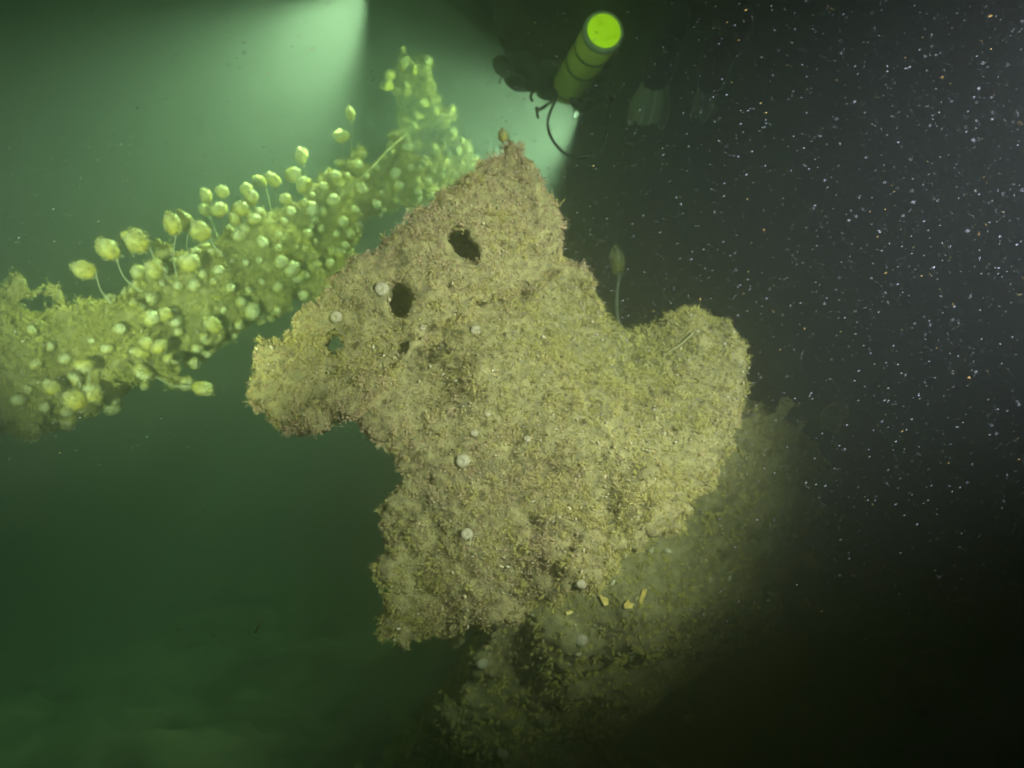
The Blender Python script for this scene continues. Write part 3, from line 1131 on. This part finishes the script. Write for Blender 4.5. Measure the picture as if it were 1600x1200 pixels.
# mask, strap, harness wing
mk = lathe("mask", [(.07, -.03), (.085, 0), (.085, .035), (.07, .05), (.02, .052)], 16)
o = link("mask", mk, M_GLASS, diver)
o.location = at(800, 98, 3.93) + off
aim(o, at(780, 110, 4.1) - at(803, 92, 3.88))
o.scale = (1, .75, 1)
wing = bpy.data.meshes.new("wing")
bm = bmesh.new()
bmesh.ops.create_uvsphere(bm, u_segments=24, v_segments=14, radius=1)
for v in bm.verts:
    k = 1 + .12 * math.sin(5 * math.atan2(v.co.z, v.co.x))
    v.co = Vector((v.co.x * .27 * k, v.co.y * .33, v.co.z * .17 * k))
bm.to_mesh(wing)
bm.free()
o = link("buoyancy_wing", wing, M_STRAP, diver)
o.location = at(872, 36, 3.42) + off
o.rotation_euler = (math.radians(8), math.radians(6), math.radians(14))


def fin(a, b, width, mat, ribs, rib_mat):
    """foot pocket at a, blade towards b, ribs along the blade"""
    ax = (b - a)
    L = ax.length
    ax.normalize()
    lat = ax.cross(Vector((.25, 1, .1))).normalized()
    nor = lat.cross(ax)
    bm = bmesh.new()
    rows = []
    for i in range(11):
        t = i / 10
        w = width * (.30 + .70 * min(1, t * 1.5) - .12 * max(0, t - .85) / .15)
        row_f, row_b = [], []
        for j in range(9):
            s = j / 8 * 2 - 1
            bend = .03 * t * t + .018 * math.cos(s * math.pi * 2) * t
            c = a + ax * (L * t - .012 * s * s * t) + lat * (w * .5 * s) + nor * bend
            row_f.append(bm.verts.new(c + nor * .004))
            row_b.append(bm.verts.new(c - nor * .004))
        rows.append((row_f, row_b))
    for i in range(10):
        for j in range(8):
            bm.faces.new((rows[i][0][j], rows[i][0][j + 1], rows[i + 1][0][j + 1], rows[i + 1][0][j]))
            bm.faces.new((rows[i][1][j + 1], rows[i][1][j], rows[i + 1][1][j], rows[i + 1][1][j + 1]))
    for i in range(10):
        for j in (0, 8):
            bm.faces.new((rows[i][0][j], rows[i + 1][0][j], rows[i + 1][1][j], rows[i][1][j]))
    for i in (0, 10):
        for j in range(8):
            bm.faces.new((rows[i][0][j], rows[i][0][j + 1], rows[i][1][j + 1], rows[i][1][j]))
    bmesh.ops.recalc_face_normals(bm, faces=bm.faces)
    f = under("fin", bm_mesh("fin", bm), mat, diver)
    for k in range(ribs):
        s = (k / (ribs - 1) * 2 - 1) * .9
        pts = []
        for i in range(1, 11):
            t = i / 10
            w = width * (.30 + .70 * min(1, t * 1.5) - .12 * max(0, t - .85) / .15)
            pts.append(a + ax * (L * t - .012 * s * s * t) + lat * (w * .5 * s) + nor * (.03 * t * t + .018 * math.cos(s * math.pi * 2) * t + .006) + off)
        link("rib", tube("rib", pts, .009, 6), rib_mat, f)
    pk = tube("foot_pocket", [a - ax * .13 + nor * .02 + off, a - ax * .04 + off, a + ax * .05 + off, a + ax * .1 + off], [.048, .062, .05, .03], 12)
    link("foot_pocket", pk, M_STRAP, f)


fin(at(1030, 104, 2.81), at(1008, 186, 2.74), .135, M_FIN, 4, M_FIN2)
fin(at(1114, 112, 2.94), at(1100, 178, 2.88), .10, M_FIN2, 3, M_FIN)

# hanging straps under the chest
for pts in ([(831, 128, 3.36), (832, 142, 3.34), (829, 152, 3.34), (833, 158, 3.34)],
            [(868, 152, 3.28), (856, 163, 3.28), (842, 172, 3.28), (838, 168, 3.28), (841, 184, 3.28)],
            [(790, 116, 3.48), (783, 123, 3.48), (781, 130, 3.48)]):
    me = tube("strap", bez([at(*q) + off for q in pts], 6), .006, 6)
    link("strap", me, M_STRAP, diver)
# D-rings and clips in the ragged lower outline
for px, py, d, r in ((812, 130, 3.39, .05), (842, 133, 3.36, .045), (857, 147, 3.28, .035), (898, 160, 3.23, .022), (928, 146, 3.28, .03), (934, 138, 3.28, .035), (795, 110, 3.48, .06)):
    me = lathe("clip", [(.45, -1), (.85, -.75), (1, -.1), (.9, .55), (.5, .95)], 14, .12, 4)
    v, n, t_ = arrays(me)
    me.vertices.foreach_set("co", (v + n * (fbm(v, 1.6, 3, px) * .4)[:, None]).astype(np.float32).ravel())
    me.update()
    o = link("pouch" if r > .04 else "clip", me, M_STRAP, diver)
    o.location = at(px, py, d) + off
    o.scale = (r * 1.15, r * .6, r * .62)
    o.rotation_euler = (.3, random.uniform(-.8, .8), .2)

# ------------------------------------------------------------------ yellow-green cylinder
NEAR, FAR = at(944, 48, 2.86), at(886, 140, 3.38)
axis = (NEAR - FAR)
L = axis.length
tank = empty("diving_cylinder", FAR)
aim(tank, axis)
tag(tank, "yellow-green cylinder with dark bands and a bright lime end disc facing us", "diving cylinder")
RT = .0705
me = lathe("shell", [(RT * .3, -.03), (RT * .6, -.02), (RT * .9, .0), (RT, .04), (RT * 1.0, L * .5), (RT, L - .03)], 40)
link("shell", me, M_TANK, tank)
me = lathe("end_ring", [(RT * .90, L - .032), (RT * 1.04, L - .03), (RT * 1.06, L - .012), (RT * 1.03, L), (RT * .93, L + .004), (RT * .86, L - .002), (RT * .84, L - .010)], 40)
link("end_ring", me, M_RIM, tank)
me = lathe("end_cap", [(RT * .87, L - .012), (RT * .86, L - .001), (RT * .84, L + .004), (RT * .5, L + .005), (RT * .02, L + .005)], 40)
link("end_cap", me, M_CAP, tank)
for f in (.10, .50, .745):
    me = lathe("band", [(RT * .99, L * f - .008), (RT * 1.025, L * f - .006), (RT * 1.025, L * f + .006), (RT * .99, L * f + .008)], 40)
    link("band", me, M_BAND, tank)
me = lathe("valve", [(.02, -.1), (.025, -.08), (.022, -.04), (.03, -.02)], 14)
link("valve", me, M_METAL, tank)

hose = link("breathing_hose", tube("breathing_hose", bez([at(874, 150, 3.52), at(862, 168, 3.48), at(856, 190, 3.45), at(861, 214, 3.43), at(876, 234, 3.41), at(898, 246, 3.40), at(920, 246, 3.38), at(938, 236, 3.38), at(950, 200, 3.40), at(950, 150, 3.45)], 10), .0065, 8), M_STRAP)
tag(hose, "thin dark hose looping down below the yellow-green cylinder", "hose")


# ------------------------------------------------------------------ torches
def torch(loc, target, label):
    d = (Vector(target) - Vector(loc)).normalized()
    o = empty("dive_torch", Vector(loc) - d * .012)
    aim(o, d)
    tag(o, label, "dive torch")
    link("torch_body", lathe("torch_body", [(.012, -.15), (.016, -.145), (.016, -.06), (.024, -.04), (.028, -.004), (.025, 0.0), (.022, -.003)], 18), M_STRAP, o)
    link("torch_lens", lathe("torch_lens", [(.021, -.006), (.021, -.003), (.001, -.003)], 18), M_LENS, o)


torch(TORCH_A, TORCH_A_AIM, "lit dive torch at the picture's top edge shining down and left over the beam")
torch(TORCH_B, TORCH_B_AIM, "lit dive torch in the diver's hand below the yellow-green cylinder")

# ------------------------------------------------------------------ drifting things
st = link("drifting_thread", tube("drifting_thread", bez([at(398, 989, 1.2), at(402, 982, 1.2), at(408, 974, 1.19), at(409, 968, 1.19), at(403, 968, 1.19)], 6), [.0018] * 7 + [.0009] * 18, 6), M_ROPE)
tag(st, "tiny pale hooked thread drifting in the dark water at lower left", "drifting thread")

N = 120000
yy = RNG.uniform(.35, 2.9, N) ** 1.0
xx = RNG.uniform(-.68, .72, N) * yy
zz = CAM_Z + RNG.uniform(-.52, .52, N) * yy
P = np.stack([xx, yy, zz], 1)
px = 800 + xx / yy * F
keep = ~((yy > 1.5) & (px > 380) & (px < 1300) & (RNG.random(N) < .85))
keep &= ~((px < 760) & (RNG.random(N) < .72))
P = P[keep]
flake = []
rr = np.random.default_rng(21)
for k in range(6):
    V = np.array([(1.6, 0, .05), (-1.5, .1, 0), (.1, .40, -.25), (-.1, -.36, .25)]) * rr.uniform(.6, 1.2, (4, 3))
    T = np.array([(0, 2, 3), (2, 1, 3), (1, 2, 0), (1, 0, 3)])
    flake.append((V[:, [1, 2, 0]], T, np.zeros(4)))
dirs = np.tile(np.array([1.0, .1, .35]), (len(P), 1))
scn = RNG.gamma(1.2, .00034, len(P)).clip(.00018, .0014) * (.6 + .6 * P[:, 1])
colr = palette(len(P), [(.34, .33, .35), (.75, .48, .14), (.28, .31, .30)], [.8, .07, .13])
snow = link("marine_snow", scatter("marine_snow", flake, P, dirs, scn, colr, tilt=.13), M_SNOW, smooth=False)
tag(snow, kind="stuff")
